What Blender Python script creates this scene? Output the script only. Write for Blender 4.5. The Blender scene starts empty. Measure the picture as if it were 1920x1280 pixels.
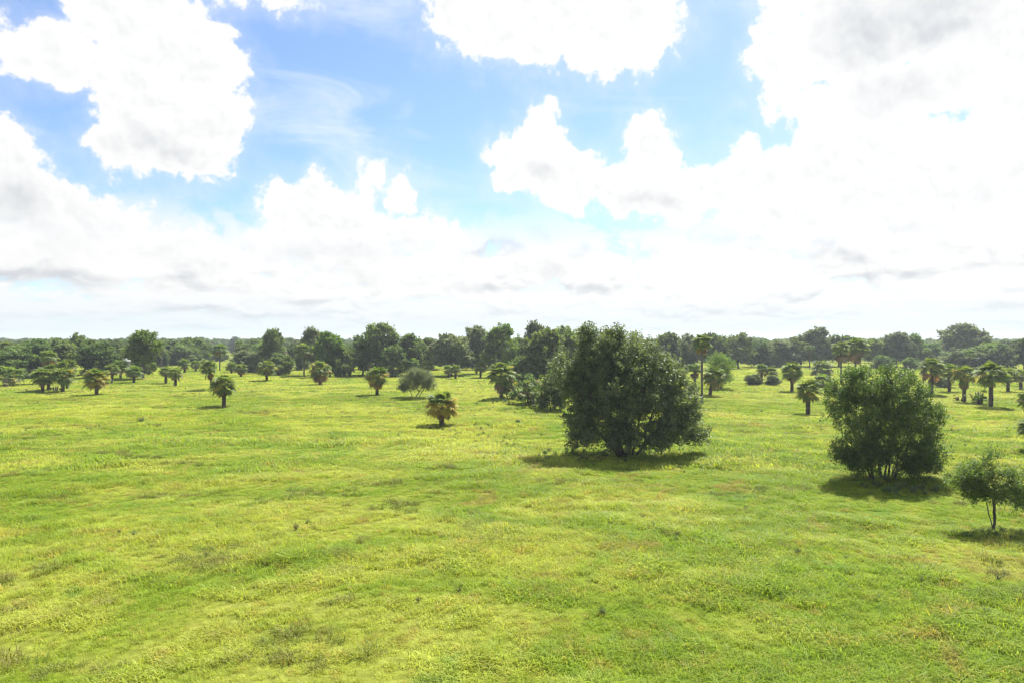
import bpy, math, random
import numpy as np
from math import radians, sin, cos, pi

sc = bpy.context.scene
COL = sc.collection

# ------------------------------------------------------------------ camera
EYE = 8.0
cam_d = bpy.data.cameras.new('camera')
cam_d.sensor_width = 36.0
cam_d.lens = 24.0
cam_d.clip_start = 0.1
cam_d.clip_end = 20000.0
cam = bpy.data.objects.new('camera', cam_d)
cam.location = (0.0, 0.0, EYE)
cam.rotation_euler = (radians(90.0), 0.0, 0.0)
COL.objects.link(cam)
sc.camera = cam

# ------------------------------------------------------------------ exposure, sampling
vs = sc.view_settings
vs.view_transform = 'Standard'
vs.look = 'None'
vs.exposure = 1.25
vs.gamma = 1.0
vs.use_curve_mapping = False
sc.render.engine = 'CYCLES'
sc.cycles.max_bounces = 6
sc.cycles.diffuse_bounces = 3
sc.cycles.glossy_bounces = 2
sc.cycles.transmission_bounces = 4
sc.cycles.transparent_max_bounces = 4
sc.cycles.volume_bounces = 0
sc.cycles.sample_clamp_indirect = 6.0
sc.cycles.use_denoising = True
sc.cycles.filter_width = 1.3

# ------------------------------------------------------------------ sun
SUN_EL = 54.0          # degrees above the horizon
SUN_AZ = 27.0          # degrees to the right of straight ahead (+Y)
sun_d = bpy.data.lights.new('sun', 'SUN')
sun_d.energy = 5.0
sun_d.angle = radians(0.53)
sun_d.color = (1.0, 0.965, 0.90)
sun = bpy.data.objects.new('sun', sun_d)
sun.rotation_euler = (radians(90.0 - SUN_EL), 0.0, radians(180.0 - SUN_AZ))
COL.objects.link(sun)

# ------------------------------------------------------------------ node writing helper
class N:
    """one socket in a node tree, with arithmetic"""
    def __init__(self, nt, sock): self.nt, self.s = nt, sock
    def _m(self, op, *a, clamp=False):
        n = self.nt.nodes.new('ShaderNodeMath'); n.operation = op; n.use_clamp = clamp
        for i, v in enumerate((self,) + a):
            if isinstance(v, N): self.nt.links.new(v.s, n.inputs[i])
            else: n.inputs[i].default_value = v
        return N(self.nt, n.outputs[0])
    def __add__(self, o): return self._m('ADD', o)
    __radd__ = __add__
    def __sub__(self, o): return self._m('SUBTRACT', o)
    def __rsub__(self, o): return (self * -1.0) + o
    def __mul__(self, o): return self._m('MULTIPLY', o)
    __rmul__ = __mul__
    def __truediv__(self, o): return self._m('DIVIDE', o)
    def mad(self, a, b): return self._m('MULTIPLY_ADD', a, b)
    def max(self, o): return self._m('MAXIMUM', o)
    def min(self, o): return self._m('MINIMUM', o)
    def smax(self, o, k): return self._m('SMOOTH_MAX', o, k)
    def pow(self, o): return self._m('POWER', o)
    def abs(self): return self._m('ABSOLUTE')
    def ramp(self, a, b, c=0.0, d=1.0, smooth=True):
        n = self.nt.nodes.new('ShaderNodeMapRange')
        n.interpolation_type = 'SMOOTHSTEP' if smooth else 'LINEAR'
        n.clamp = True
        self.nt.links.new(self.s, n.inputs['Value'])
        for k, v in (('From Min', a), ('From Max', b), ('To Min', c), ('To Max', d)):
            n.inputs[k].default_value = v
        return N(self.nt, n.outputs['Result'])
def vmath(nt, op, a, b=None, c=None, scale=None):
    n = nt.nodes.new('ShaderNodeVectorMath'); n.operation = op
    for i, v in enumerate((a, b, c)):
        if v is None: continue
        if isinstance(v, N): nt.links.new(v.s, n.inputs[i])
        else: n.inputs[i].default_value = v
    if scale is not None:
        if isinstance(scale, N): nt.links.new(scale.s, n.inputs['Scale'])
        else: n.inputs['Scale'].default_value = scale
    return N(nt, n.outputs['Value'] if op in ('LENGTH', 'DOT_PRODUCT', 'DISTANCE') else n.outputs['Vector'])
def combine(nt, x, y, z):
    n = nt.nodes.new('ShaderNodeCombineXYZ')
    for i, v in enumerate((x, y, z)):
        if isinstance(v, N): nt.links.new(v.s, n.inputs[i])
        else: n.inputs[i].default_value = v
    return N(nt, n.outputs[0])
def separate(nt, v):
    n = nt.nodes.new('ShaderNodeSeparateXYZ'); nt.links.new(v.s, n.inputs[0])
    return [N(nt, o) for o in n.outputs]
def noise(nt, v, scale, detail=4.0, rough=0.5, lac=2.0, dist=0.0, color=False, dims='3D'):
    n = nt.nodes.new('ShaderNodeTexNoise'); n.noise_dimensions = dims
    nt.links.new(v.s, n.inputs['Vector'])
    n.inputs['Scale'].default_value = scale; n.inputs['Detail'].default_value = detail
    n.inputs['Roughness'].default_value = rough; n.inputs['Lacunarity'].default_value = lac
    n.inputs['Distortion'].default_value = dist
    return N(nt, n.outputs['Color' if color else 'Fac'])
def voronoi(nt, v, scale, detail=2.0, rough=0.5, lac=2.2, dims='3D'):
    n = nt.nodes.new('ShaderNodeTexVoronoi'); n.voronoi_dimensions = dims
    n.feature = 'F1'; n.normalize = True
    nt.links.new(v.s, n.inputs['Vector'])
    n.inputs['Scale'].default_value = scale; n.inputs['Detail'].default_value = detail
    n.inputs['Roughness'].default_value = rough; n.inputs['Lacunarity'].default_value = lac
    return N(nt, n.outputs['Distance'])
def mixc(nt, fac, a, b, blend='MIX'):
    n = nt.nodes.new('ShaderNodeMix'); n.data_type = 'RGBA'; n.blend_type = blend
    for s, v in ((n.inputs[0], fac), (n.inputs[6], a), (n.inputs[7], b)):
        if isinstance(v, N): nt.links.new(v.s, s)
        elif isinstance(v, (tuple, list)): s.default_value = tuple(v)[:3] + (1.0,)
        else: s.default_value = v
    return N(nt, n.outputs[2])

# ------------------------------------------------------------------ sky
world = bpy.data.worlds.new('World')
sc.world = world
world.use_nodes = True
wt = world.node_tree
wt.nodes.clear()
sky = wt.nodes.new('ShaderNodeTexSky')
sky.sky_type = 'NISHITA'
sky.sun_disc = False
sky.sun_elevation = radians(SUN_EL)
sky.sun_rotation = radians(SUN_AZ)
sky.altitude = 10.0
sky.air_density = 1.0
sky.dust_density = 0.6
sky.ozone_density = 1.6
SKY_STRENGTH = 0.068

geo = wt.nodes.new('ShaderNodeTexCoord')
D = N(wt, geo.outputs['Generated'])
dx, dy, dz = separate(wt, D)
DEG = 180.0 / pi
az = dx._m('ARCTAN2', dy) * DEG
el = dz._m('ARCSINE') * DEG

# cumulus heaps: azimuth, elevation, half width, half height (degrees), all round the sky
HEAPS = [
    # towering heap on the left
    (-27.2, 20.6, 5.6, 4.4), (-26.4, 16.4, 5.2, 4.6), (-30.2, 22.2, 3.0, 3.0), (-34.2, 19.4, 4.6, 2.3),
    (-28.4, 13.9, 3.7, 1.9), (-24.6, 19.6, 2.6, 3.2), (-25.2, 13.2, 3.0, 1.9), (-22.8, 15.4, 1.8, 2.4),
    (-30.6, 19.0, 2.6, 2.2),
    # left edge, lower
    (-36.9, 12.3, 2.7, 2.7), (-36.6, 9.0, 4.6, 3.6), (-31.8, 8.7, 3.2, 2.3), (-33.8, 5.8, 6.0, 2.2),
    (-26.8, 6.5, 3.6, 2.1), (-24.0, 5.6, 4.0, 1.8),
    # heap left of the middle
    (-15.8, 10.0, 4.4, 3.3), (-12.0, 8.0, 7.0, 3.0), (-9.4, 11.8, 1.5, 2.1), (-17.6, 7.6, 3.4, 2.4),
    (-11.9, 13.2, 1.0, 1.1), (-8.0, 8.6, 4.0, 2.4),
    # overhead bank
    (3.6, 25.6, 10.0, 3.9), (9.0, 24.6, 5.8, 3.6), (-4.6, 26.4, 3.6, 2.6), (3.5, 31.0, 12.0, 4.2),
    (-20.4, 26.6, 5.2, 1.7), (-18.0, 31.0, 8.0, 3.0), (8.0, 22.6, 4.0, 1.9),
    # two towers right of the middle
    (2.3, 17.2, 1.7, 2.4), (1.8, 14.6, 3.2, 2.8), (4.4, 13.4, 3.2, 2.5), (-0.4, 15.6, 1.3, 1.5),
    (11.2, 15.2, 2.7, 3.0), (10.6, 12.6, 4.2, 2.2), (14.2, 12.0, 5.0, 2.8), (7.4, 13.0, 2.2, 1.6),
    # bright bank on the right
    (18.6, 13.4, 2.6, 2.1), (22.5, 11.6, 6.6, 3.9), (31.0, 11.2, 8.6, 5.0), (27.6, 14.0, 6.0, 3.0), (38.0, 13.0, 7.0, 5.0),
    # top right
    (21.6, 21.2, 2.8, 3.2), (26.0, 21.8, 5.0, 3.8), (32.0, 22.4, 6.6, 4.2), (29.6, 17.6, 7.6, 2.4), (24.6, 17.4, 4.4, 1.8),
    (38.5, 20.0, 7.0, 5.0), (34.0, 27.0, 8.0, 4.0), (22.4, 26.0, 3.0, 2.6),
]
P = combine(wt, az, el, 0.0)
warp = vmath(wt, 'SUBTRACT', noise(wt, P, 0.17, 4.0, 0.55, color=True, dims='2D'), (0.5, 0.5, 0.5))
PW = vmath(wt, 'MULTIPLY_ADD', warp, (4.2, 3.4, 0.0), P)
macro = None
for (a, e, ra, re_) in HEAPS:
    q = vmath(wt, 'MULTIPLY_ADD', PW, (1.0 / ra, 1.0 / re_, 0.0), (-a / ra, -e / re_, 0.0))
    r = min(ra, re_, 4.0)
    d = vmath(wt, 'LENGTH', q).mad(-r, r)
    macro = d if macro is None else macro.smax(d, 0.35)
# cauliflower relief: rounded cells inside rounded cells, and again a little towards the sun
PV = vmath(wt, 'MULTIPLY_ADD', warp, (2.2, 2.2, 0.0), P)
b0 = voronoi(wt, PV, 0.40, 3.0, 0.52, 2.2, '2D')
b1 = voronoi(wt, vmath(wt, 'ADD', PV, (0.25, 0.55, 0.0)), 0.40, 2.0, 0.5, 2.2, '2D')
fine = noise(wt, P, 0.9, 6.0, 0.56, dims='2D')
dens = macro + (0.34 - b0) * 2.7 + (fine - 0.5) * 1.7
cov = (dens.ramp(-0.10, 0.75) + dens.ramp(-2.1, 1.0) * 0.24).min(1.0) * el.ramp(4.5, 9.0)
relief = (b1 - b0).ramp(-0.34, 0.22)                      # 1 on the side facing the sun
thick = dens.ramp(0.5, 2.8)
blot = noise(wt, vmath(wt, 'MULTIPLY', PW, (0.75, 1.3, 1.0)), 0.11, 3.0, 0.5, dims='2D')
# thin high cloud
PC = combine(wt, az * 0.055 + el * 0.03, el * 0.17, 0.0)
cir = noise(wt, PC, 1.0, 7.0, 0.6, dist=0.7, dims='2D')
cirrus = cir.ramp(0.47, 0.80) * 0.62
# low sheet of flat-bottomed cloud, thinner towards the horizon
PL = combine(wt, az * 0.20, (el.max(0.0) + 2.0)._m('LOGARITHM', 2.718) * 3.1, 0.0)
lw = vmath(wt, 'MULTIPLY_ADD', warp, (1.6, 2.0, 0.0), PL)
LUP = (0.04, 0.26, 0.0)
lowpat = noise(wt, PL, 0.85, 6.0, 0.55, dims='2D') + (0.36 - voronoi(wt, lw, 1.05, 3.0, 0.55, 2.3, '2D')) * 0.55
lowabove = noise(wt, vmath(wt, 'ADD', PL, LUP), 0.85, 3.0, 0.5, dims='2D') + (0.36 - voronoi(wt, vmath(wt, 'ADD', lw, LUP), 1.05, 1.0, 0.5, 2.3, '2D')) * 0.55
lowmask = noise(wt, vmath(wt, 'ADD', PL, (9.0, 4.0, 0.0)), 0.55, 2.0, 0.5, dims='2D').ramp(0.36, 0.62, 0.25, 1.0)
lowband = el.ramp(6.5, 12.5, 1.0, 0.0)
lowcov = (lowpat + lowband * 0.22).ramp(0.48, 0.66) * lowband
lowshade = (lowabove - lowpat).ramp(-0.10, 0.30) * lowmask          # 1 on the shaded undersides
# cloud is brighter towards the sun
sd = (cos(radians(SUN_EL)) * sin(radians(SUN_AZ)), cos(radians(SUN_EL)) * cos(radians(SUN_AZ)), sin(radians(SUN_EL)))
sdot = vmath(wt, 'DOT_PRODUCT', D, sd)
glow = sdot.ramp(0.25, 0.95, 0.0, 1.0)
def shade(lum, under):
    c = mixc(wt, under, (1.0, 0.997, 0.988), (0.89, 0.94, 1.0))
    return vmath(wt, 'SCALE', c, scale=lum * (1.0 - under * 0.40))
lum = 0.430 + glow * 0.020
# shaded undersides of the heaps
SHADED = [(-27.2, 12.9, 5.0, 2.0), (29.4, 20.5, 6.0, 4.2), (28.3, 6.2, 5.5, 1.5), (35.0, 5.8, 4.2, 1.3), (19.8, 7.0, 3.0, 1.8), (1.3, 12.3, 2.8, 2.2),
          (10.6, 11.3, 3.0, 1.4), (-13.0, 6.0, 6.5, 1.4), (-19.5, 25.4, 4.0, 1.3), (-32.0, 4.8, 6.5, 1.3), (-35.0, 9.4, 3.5, 1.6), (-26.0, 5.4, 4.0, 1.2)]
ush = None
for (a, e, ra, re_) in SHADED:
    d = vmath(wt, 'LENGTH', vmath(wt, 'MULTIPLY_ADD', PW, (1.0 / ra, 1.0 / re_, 0.0), (-a / ra, -e / re_, 0.0)))
    ush = d if ush is None else ush.min(d)
ush = ((1.0 - ush) * 1.2 + (blot - 0.5) * 1.1 + (b0 - 0.3) * 0.5).ramp(-0.55, 1.0)
under = (ush * thick * 0.44 + (1.0 - relief) * dens.ramp(0.2, 1.6) * 0.29).min(1.0)
ccol = shade(lum, under)
lcol = shade(0.418 + glow * 0.030, lowshade * 0.66)
base = vmath(wt, 'SCALE', vmath(wt, 'MULTIPLY', N(wt, sky.outputs[0]), (0.90, 1.00, 1.16)), scale=SKY_STRENGTH)
HORIZON = (0.325, 0.372, 0.397)
haze_f = el.ramp(0.0, 4.6, 0.80, 0.0)
front = mixc(wt, cirrus, base, vmath(wt, 'SCALE', combine(wt, 0.93, 0.98, 1.0), scale=lum))
front = mixc(wt, lowcov, front, lcol)
front = mixc(wt, cov, front, ccol)
front = mixc(wt, haze_f, front, HORIZON)
# the same broken cumulus goes on round the rest of the sky
rest = noise(wt, D, 3.1, 4.0, 0.55)
rcol = shade(0.430 + glow * 0.020, rest.ramp(0.56, 0.76) * 0.8)
back = mixc(wt, rest.ramp(0.46, 0.56), base, rcol)
back = mixc(wt, haze_f, back, HORIZON)
is_front = (az.abs().ramp(44.0, 54.0, 1.0, 0.0)) * el.ramp(29.0, 36.0, 1.0, 0.0)
wo = wt.nodes.new('ShaderNodeOutputWorld')
mixs = wt.nodes.new('ShaderNodeMixShader')
wt.links.new(is_front.s, mixs.inputs[0])
for i_, c_ in ((1, back), (2, front)):
    bg = wt.nodes.new('ShaderNodeBackground')
    bg.inputs['Strength'].default_value = 1.0
    wt.links.new(c_.s, bg.inputs['Color'])
    wt.links.new(bg.outputs[0], mixs.inputs[i_])
wt.links.new(mixs.outputs[0], wo.inputs['Surface'])
world.cycles.sampling_method = 'MANUAL'
world.cycles.sample_map_resolution = 512

# ------------------------------------------------------------------ numbers and meshes
def vnoise(x, y, seed=0):
    """smooth value noise in 0..1"""
    x = np.asarray(x, float); y = np.asarray(y, float)
    xi = np.floor(x).astype(np.int64); yi = np.floor(y).astype(np.int64)
    fx = x - xi; fy = y - yi
    fx = fx * fx * (3 - 2 * fx); fy = fy * fy * (3 - 2 * fy)
    def h(a, b):
        n = (a * 374761393 + b * 668265263 + seed * 144665) & 0x7fffffff
        n = ((n ^ (n >> 13)) * 1274126177) & 0x7fffffff
        return ((n ^ (n >> 16)) & 0xffff) / 65535.0
    a = h(xi, yi) * (1 - fx) + h(xi + 1, yi) * fx
    b = h(xi, yi + 1) * (1 - fx) + h(xi + 1, yi + 1) * fx
    return a * (1 - fy) + b * fy
def fbm(x, y, seed=0, octaves=3):
    t = 0.0; amp = 1.0; s = 0.0
    for k in range(octaves):
        t = t + amp * vnoise(x * 2 ** k, y * 2 ** k, seed + 7 * k); s += amp; amp *= 0.5
    return t / s
def terrain(x, y):
    x = np.asarray(x, float); y = np.asarray(y, float)
    fade = np.clip(1.0 - (np.hypot(x, y) - 220.0) / 120.0, 0.0, 1.0)
    z = (fbm(x / 38.0, y / 30.0, 3) - 0.5) * 0.55 + (fbm(x / 9.0, y / 6.0, 11) - 0.5) * 0.36 + (vnoise(x / 2.4, y / 1.7, 19) - 0.5) * 0.10
    return z * fade
def ground_z(x, y): return float(terrain(np.array([x]), np.array([y]))[0])
def spot(px, py):
    """where a sight line of the survey photograph (1920 x 1280, horizon at row 639) meets the pasture"""
    dist = EYE * 1280.0 / (py - 639.0)
    return ((px - 960.0) / 1280.0 * dist, dist)

def build_mesh(name, V, F, attr=None, smooth=False, mats=(), mat_idx=None):
    """F: list of (n,3) / (n,4) int arrays"""
    me = bpy.data.meshes.new(name)
    V = np.asarray(V, np.float32)
    me.vertices.add(len(V)); me.vertices.foreach_set('co', V.ravel())
    F = [np.asarray(f, np.int32) for f in F if len(f)]
    loops = np.concatenate([f.ravel() for f in F])
    tot = np.concatenate([np.full(len(f), f.shape[1], np.int32) for f in F])
    start = np.concatenate([[0], np.cumsum(tot)[:-1]]).astype(np.int32)
    me.loops.add(len(loops)); me.loops.foreach_set('vertex_index', loops)
    me.polygons.add(len(tot)); me.polygons.foreach_set('loop_start', start); me.polygons.foreach_set('loop_total', tot)
    if smooth: me.polygons.foreach_set('use_smooth', np.ones(len(tot), bool))
    for m in mats: me.materials.append(m)
    if mat_idx is not None: me.polygons.foreach_set('material_index', np.asarray(mat_idx, np.int32))
    if attr is not None:
        a = me.attributes.new('tint', 'FLOAT', 'POINT'); a.data.foreach_set('value', np.asarray(attr, np.float32))
    me.update(); me.validate()
    return me
def link(name, data, parent=None):
    o = bpy.data.objects.new(name, data); COL.objects.link(o)
    if parent is not None: o.parent = parent
    return o
def thing(name, label, cat, loc, rz=0.0, group=None):
    o = bpy.data.objects.new(name, None); COL.objects.link(o)
    o.empty_display_size = 0.2
    o.location = loc; o.rotation_euler = (0, 0, rz)
    o['label'] = label; o['category'] = cat
    if group: o['group'] = group
    return o

class Geo:
    """collects verts, faces and a tint per vertex"""
    def __init__(self): self.V = []; self.F3 = []; self.F4 = []; self.T = []; self.n = 0
    def add(self, V, F4=None, F3=None, tint=0.5):
        V = np.asarray(V, float).reshape(-1, 3)
        self.V.append(V)
        self.T.append(np.broadcast_to(np.asarray(tint, float), (len(V),)).copy())
        if F4 is not None and len(F4): self.F4.append(np.asarray(F4, np.int64) + self.n)
        if F3 is not None and len(F3): self.F3.append(np.asarray(F3, np.int64) + self.n)
        self.n += len(V)
    def tube(self, pts, rad, sides=6, tint=0.5, cap=True):
        pts = np.asarray(pts, float); rad = np.asarray(rad, float); n = len(pts)
        tan = np.gradient(pts, axis=0); tan /= np.linalg.norm(tan, axis=1)[:, None] + 1e-9
        ref = np.array([1.0, 0, 0]) if abs(tan[0][0]) < 0.8 else np.array([0, 1.0, 0])
        u = np.cross(tan, ref); u /= np.linalg.norm(u, axis=1)[:, None] + 1e-9
        v = np.cross(tan, u)
        a = np.linspace(0, 2 * pi, sides, endpoint=False)
        ring = pts[:, None, :] + rad[:, None, None] * (np.cos(a)[None, :, None] * u[:, None, :] + np.sin(a)[None, :, None] * v[:, None, :])
        i = np.arange(n - 1)[:, None] * sides; j = np.arange(sides)[None, :]; k = (j + 1) % sides
        F4 = np.stack([i + j, i + k, i + sides + k, i + sides + j], -1).reshape(-1, 4)
        V = ring.reshape(-1, 3); F3 = None
        if cap:
            V = np.vstack([V, pts[-1:]]); b = (n - 1) * sides
            F3 = np.stack([b + j[0], b + k[0], np.full(sides, n * sides)], -1)
        self.add(V, F4, F3, tint)
    def leaves(self, C, size, rng, up=0.35, aspect=0.5, axis=None, tint=None):
        """one folded diamond per leaf"""
        n = len(C)
        if n == 0: return
        size = np.broadcast_to(size, (n,)) * rng.uniform(0.65, 1.35, n)
        d = rng.normal(size=(n, 3))
        if axis is not None: d = d * 0.8 + axis
        d /= np.linalg.norm(d, axis=1)[:, None] + 1e-9
        nn = rng.normal(size=(n, 3)); nn[:, 2] = np.abs(nn[:, 2]) + up * 2.0
        s = np.cross(d, nn); s /= np.linalg.norm(s, axis=1)[:, None] + 1e-9
        m = np.cross(s, d)
        h = size[:, None]
        a = C - d * h * 0.5; b = C + d * h * 0.5
        l = C - s * h * aspect * 0.5 - m * h * 0.08; r = C + s * h * aspect * 0.5 - m * h * 0.08
        V = np.stack([a, r, b, l], 1).reshape(-1, 3)
        F = np.arange(4 * n).reshape(-1, 4)
        t = rng.uniform(0, 1, n) if tint is None else tint
        self.add(V, F, None, np.repeat(t, 4))
    def mesh(self, name, mats=(), smooth=False):
        F = []
        if self.F4: F.append(np.concatenate(self.F4))
        if self.F3: F.append(np.concatenate(self.F3))
        return build_mesh(name, np.concatenate(self.V), F, np.concatenate(self.T), smooth, mats)

# ------------------------------------------------------------------ materials
def new_mat(name):
    m = bpy.data.materials.new(name); m.use_nodes = True
    nt = m.node_tree; nt.nodes.clear()
    out = nt.nodes.new('ShaderNodeOutputMaterial')
    return m, nt, out
def attr_node(nt, name):
    n = nt.nodes.new('ShaderNodeAttribute'); n.attribute_name = name
    return N(nt, n.outputs['Fac'])
def obj_random(nt):
    n = nt.nodes.new('ShaderNodeObjectInfo'); return N(nt, n.outputs['Random'])
def obj_coord(nt):
    n = nt.nodes.new('ShaderNodeTexCoord'); return N(nt, n.outputs['Object'])
def world_pos(nt):
    n = nt.nodes.new('ShaderNodeNewGeometry'); return N(nt, n.outputs['Position'])
def principled(nt, color, rough=0.6, spec=0.3, bump=None, bump_strength=0.4, bump_dist=0.02):
    p = nt.nodes.new('ShaderNodeBsdfPrincipled')
    if isinstance(color, N): nt.links.new(color.s, p.inputs['Base Color'])
    else: p.inputs['Base Color'].default_value = tuple(color) + (1.0,)
    p.inputs['Roughness'].default_value = rough
    p.inputs['Specular IOR Level'].default_value = spec
    if bump is not None:
        b = nt.nodes.new('ShaderNodeBump'); b.inputs['Strength'].default_value = bump_strength
        b.inputs['Distance'].default_value = bump_dist
        nt.links.new(bump.s, b.inputs['Height']); nt.links.new(b.outputs[0], p.inputs['Normal'])
    return p
def leafy(nt, out, color, trans_color, trans=0.35, rough=0.5, spec=0.35):
    p = principled(nt, color, rough, spec)
    t = nt.nodes.new('ShaderNodeBsdfTranslucent'); nt.links.new(trans_color.s, t.inputs['Color'])
    m = nt.nodes.new('ShaderNodeMixShader'); m.inputs[0].default_value = trans
    nt.links.new(p.outputs[0], m.inputs[1]); nt.links.new(t.outputs[0], m.inputs[2])
    nt.links.new(m.outputs[0], out.inputs['Surface'])
def leaf_mat(name, dark, light, trans=0.35, rough=0.5, spec=0.35, vary=0.5, tcol=(1.25, 1.35, 0.55)):
    """foliage: two leaf colours mixed leaf by leaf and a little tree by tree"""
    m, nt, out = new_mat(name)
    t = attr_node(nt, 'tint'); r = obj_random(nt)
    c = mixc(nt, t, dark, light)
    hue = nt.nodes.new('ShaderNodeHueSaturation')
    nt.links.new(c.s, hue.inputs['Color'])
    nt.links.new((r * (0.05 * vary) + (0.5 - 0.025 * vary)).s, hue.inputs['Hue'])
    r2 = (r * 7.31)._m('FRACT')
    nt.links.new((r2 * (0.6 * vary) + (1.0 - 0.3 * vary)).s, hue.inputs['Value'])
    hue.inputs['Saturation'].default_value = 1.0
    c = N(nt, hue.outputs[0])
    leafy(nt, out, c, vmath(nt, 'MULTIPLY', c, tcol), trans, rough, spec)
    return m
def bark_mat(name, a, b, scale=6.0, bump=0.6):
    m, nt, out = new_mat(name)
    co = obj_coord(nt)
    st = vmath(nt, 'MULTIPLY', co, (1.0, 1.0, 0.22))
    n1 = noise(nt, st, scale, 6.0, 0.65)
    n2 = noise(nt, co, scale * 0.3, 3.0, 0.5)
    c = mixc(nt, (n1 * 0.7 + n2 * 0.4).ramp(0.35, 0.75), a, b)
    p = principled(nt, c, 0.9, 0.15, n1, bump, 0.03)
    nt.links.new(p.outputs[0], out.inputs['Surface'])
    return m
MAT = {
    'oak':     leaf_mat('oak_leaf', (0.070, 0.098, 0.044), (0.205, 0.240, 0.122), 0.42, 0.5, 0.28, 0.35),
    'willow':  leaf_mat('ash_leaf', (0.056, 0.110, 0.022), (0.128, 0.198, 0.044), 0.44, 0.55, 0.30, 0.3),
    'sapling': leaf_mat('sapling_leaf', (0.075, 0.128, 0.028), (0.160, 0.218, 0.052), 0.48, 0.55, 0.30, 0.3),
    'far_oak': leaf_mat('far_oak_leaf', (0.078, 0.120, 0.040), (0.175, 0.228, 0.076), 0.42, 0.65, 0.2, 0.8),
    'far_light': leaf_mat('light_leaf', (0.090, 0.150, 0.025), (0.180, 0.250, 0.050), 0.45, 0.65, 0.2, 0.5),
    'far_grey': leaf_mat('grey_leaf', (0.115, 0.142, 0.074), (0.220, 0.245, 0.140), 0.35, 0.65, 0.2, 0.5),
    'frond':   leaf_mat('palm_frond', (0.080, 0.130, 0.024), (0.190, 0.245, 0.060), 0.44, 0.58, 0.25, 0.6),
    'light_frond': leaf_mat('light_frond', (0.125, 0.165, 0.030), (0.235, 0.270, 0.065), 0.42, 0.6, 0.2, 0.5),
    'yellow_frond': leaf_mat('yellowing_frond', (0.27, 0.24, 0.026), (0.46, 0.365, 0.060), 0.42, 0.6, 0.2, 0.4, (1.1, 1.05, 0.6)),
    'dead_frond': leaf_mat('dead_frond', (0.150, 0.110, 0.058), (0.370, 0.285, 0.160), 0.30, 0.8, 0.1, 0.9, (1.2, 1.0, 0.7)),
    'rust_frond': leaf_mat('rust_frond', (0.24, 0.140, 0.048), (0.47, 0.300, 0.110), 0.36, 0.8, 0.1, 0.7, (1.2, 1.0, 0.7)),
    'bark':    bark_mat('bark', (0.045, 0.036, 0.028), (0.150, 0.125, 0.100)),
    'pale_bark': bark_mat('pale_bark', (0.075, 0.066, 0.055), (0.175, 0.158, 0.132), 4.0, 0.4),
    'palm_bark': bark_mat('palm_bark', (0.035, 0.028, 0.022), (0.150, 0.120, 0.090), 9.0, 0.8),
}

# ------------------------------------------------------------------ pasture ground
def grass_tone(nt, pos):
    """colour of the sward from place to place: lush, pale seeding and dry rusty patches"""
    flat = vmath(nt, 'MULTIPLY', pos, (1.0, 1.0, 0.0))
    big = noise(nt, flat, 0.045, 3.0, 0.5, dist=0.5, dims='2D')
    mid = noise(nt, vmath(nt, 'MULTIPLY', flat, (0.75, 1.0, 0.0)), 0.17, 4.0, 0.6, dist=0.8, dims='2D')
    small = noise(nt, flat, 0.9, 4.0, 0.6, dims='2D')
    dry = noise(nt, vmath(nt, 'ADD', flat, (91.0, 37.0, 0.0)), 0.33, 5.0, 0.65, dist=0.6, dims='2D')
    c = mixc(nt, (mid * 0.6 + big * 0.4).ramp(0.42, 0.58), (0.128, 0.188, 0.012), (0.238, 0.262, 0.042))
    c = mixc(nt, small.ramp(0.38, 0.68, 0.0, 0.55), c, (0.174, 0.214, 0.017))
    c = mixc(nt, dry.ramp(0.56, 0.74, 0.0, 0.62), c, (0.205, 0.158, 0.042))
    lush = noise(nt, vmath(nt, 'ADD', flat, (17.0, 53.0, 0.0)), 0.30, 3.0, 0.5, dims='2D')
    c = mixc(nt, lush.ramp(0.66, 0.78, 0.0, 0.45), c, (0.075, 0.165, 0.028))
    return c
def graded(first, step, growth, last):
    out = [first]; s = step
    while out[-1] < last:
        out.append(out[-1] + s); s *= growth
    return np.array(out)
m, nt, out = new_mat('pasture_soil')
pos = world_pos(nt)
tone = grass_tone(nt, pos)
speck = noise(nt, pos, 3.2, 5.0, 0.65)
c = mixc(nt, speck.ramp(0.35, 0.7), vmath(nt, 'SCALE', tone, scale=0.55), vmath(nt, 'SCALE', tone, scale=0.85))
p = principled(nt, c, 0.95, 0.05, speck, 0.7, 0.12)
nt.links.new(p.outputs[0], out.inputs['Surface'])
MAT['ground'] = m
gx = graded(0.0, 0.8, 1.028, 7000.0); gx = np.concatenate([-gx[:0:-1], gx])
gy = np.concatenate([-graded(0.0, 4.0, 1.25, 900.0)[:0:-1], graded(0.0, 0.8, 1.020, 7000.0)])
GX, GY = np.meshgrid(gx, gy)
GZ = terrain(GX, GY)
nx, ny = len(gx), len(gy)
i = (np.arange(ny - 1)[:, None] * nx + np.arange(nx - 1)[None, :]).ravel()
ground = link('ground', build_mesh('ground', np.stack([GX.ravel(), GY.ravel(), GZ.ravel()], 1),
                                   [np.stack([i, i + 1, i + nx + 1, i + nx], 1)], smooth=True, mats=[m]))
ground['kind'] = 'structure'

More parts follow.
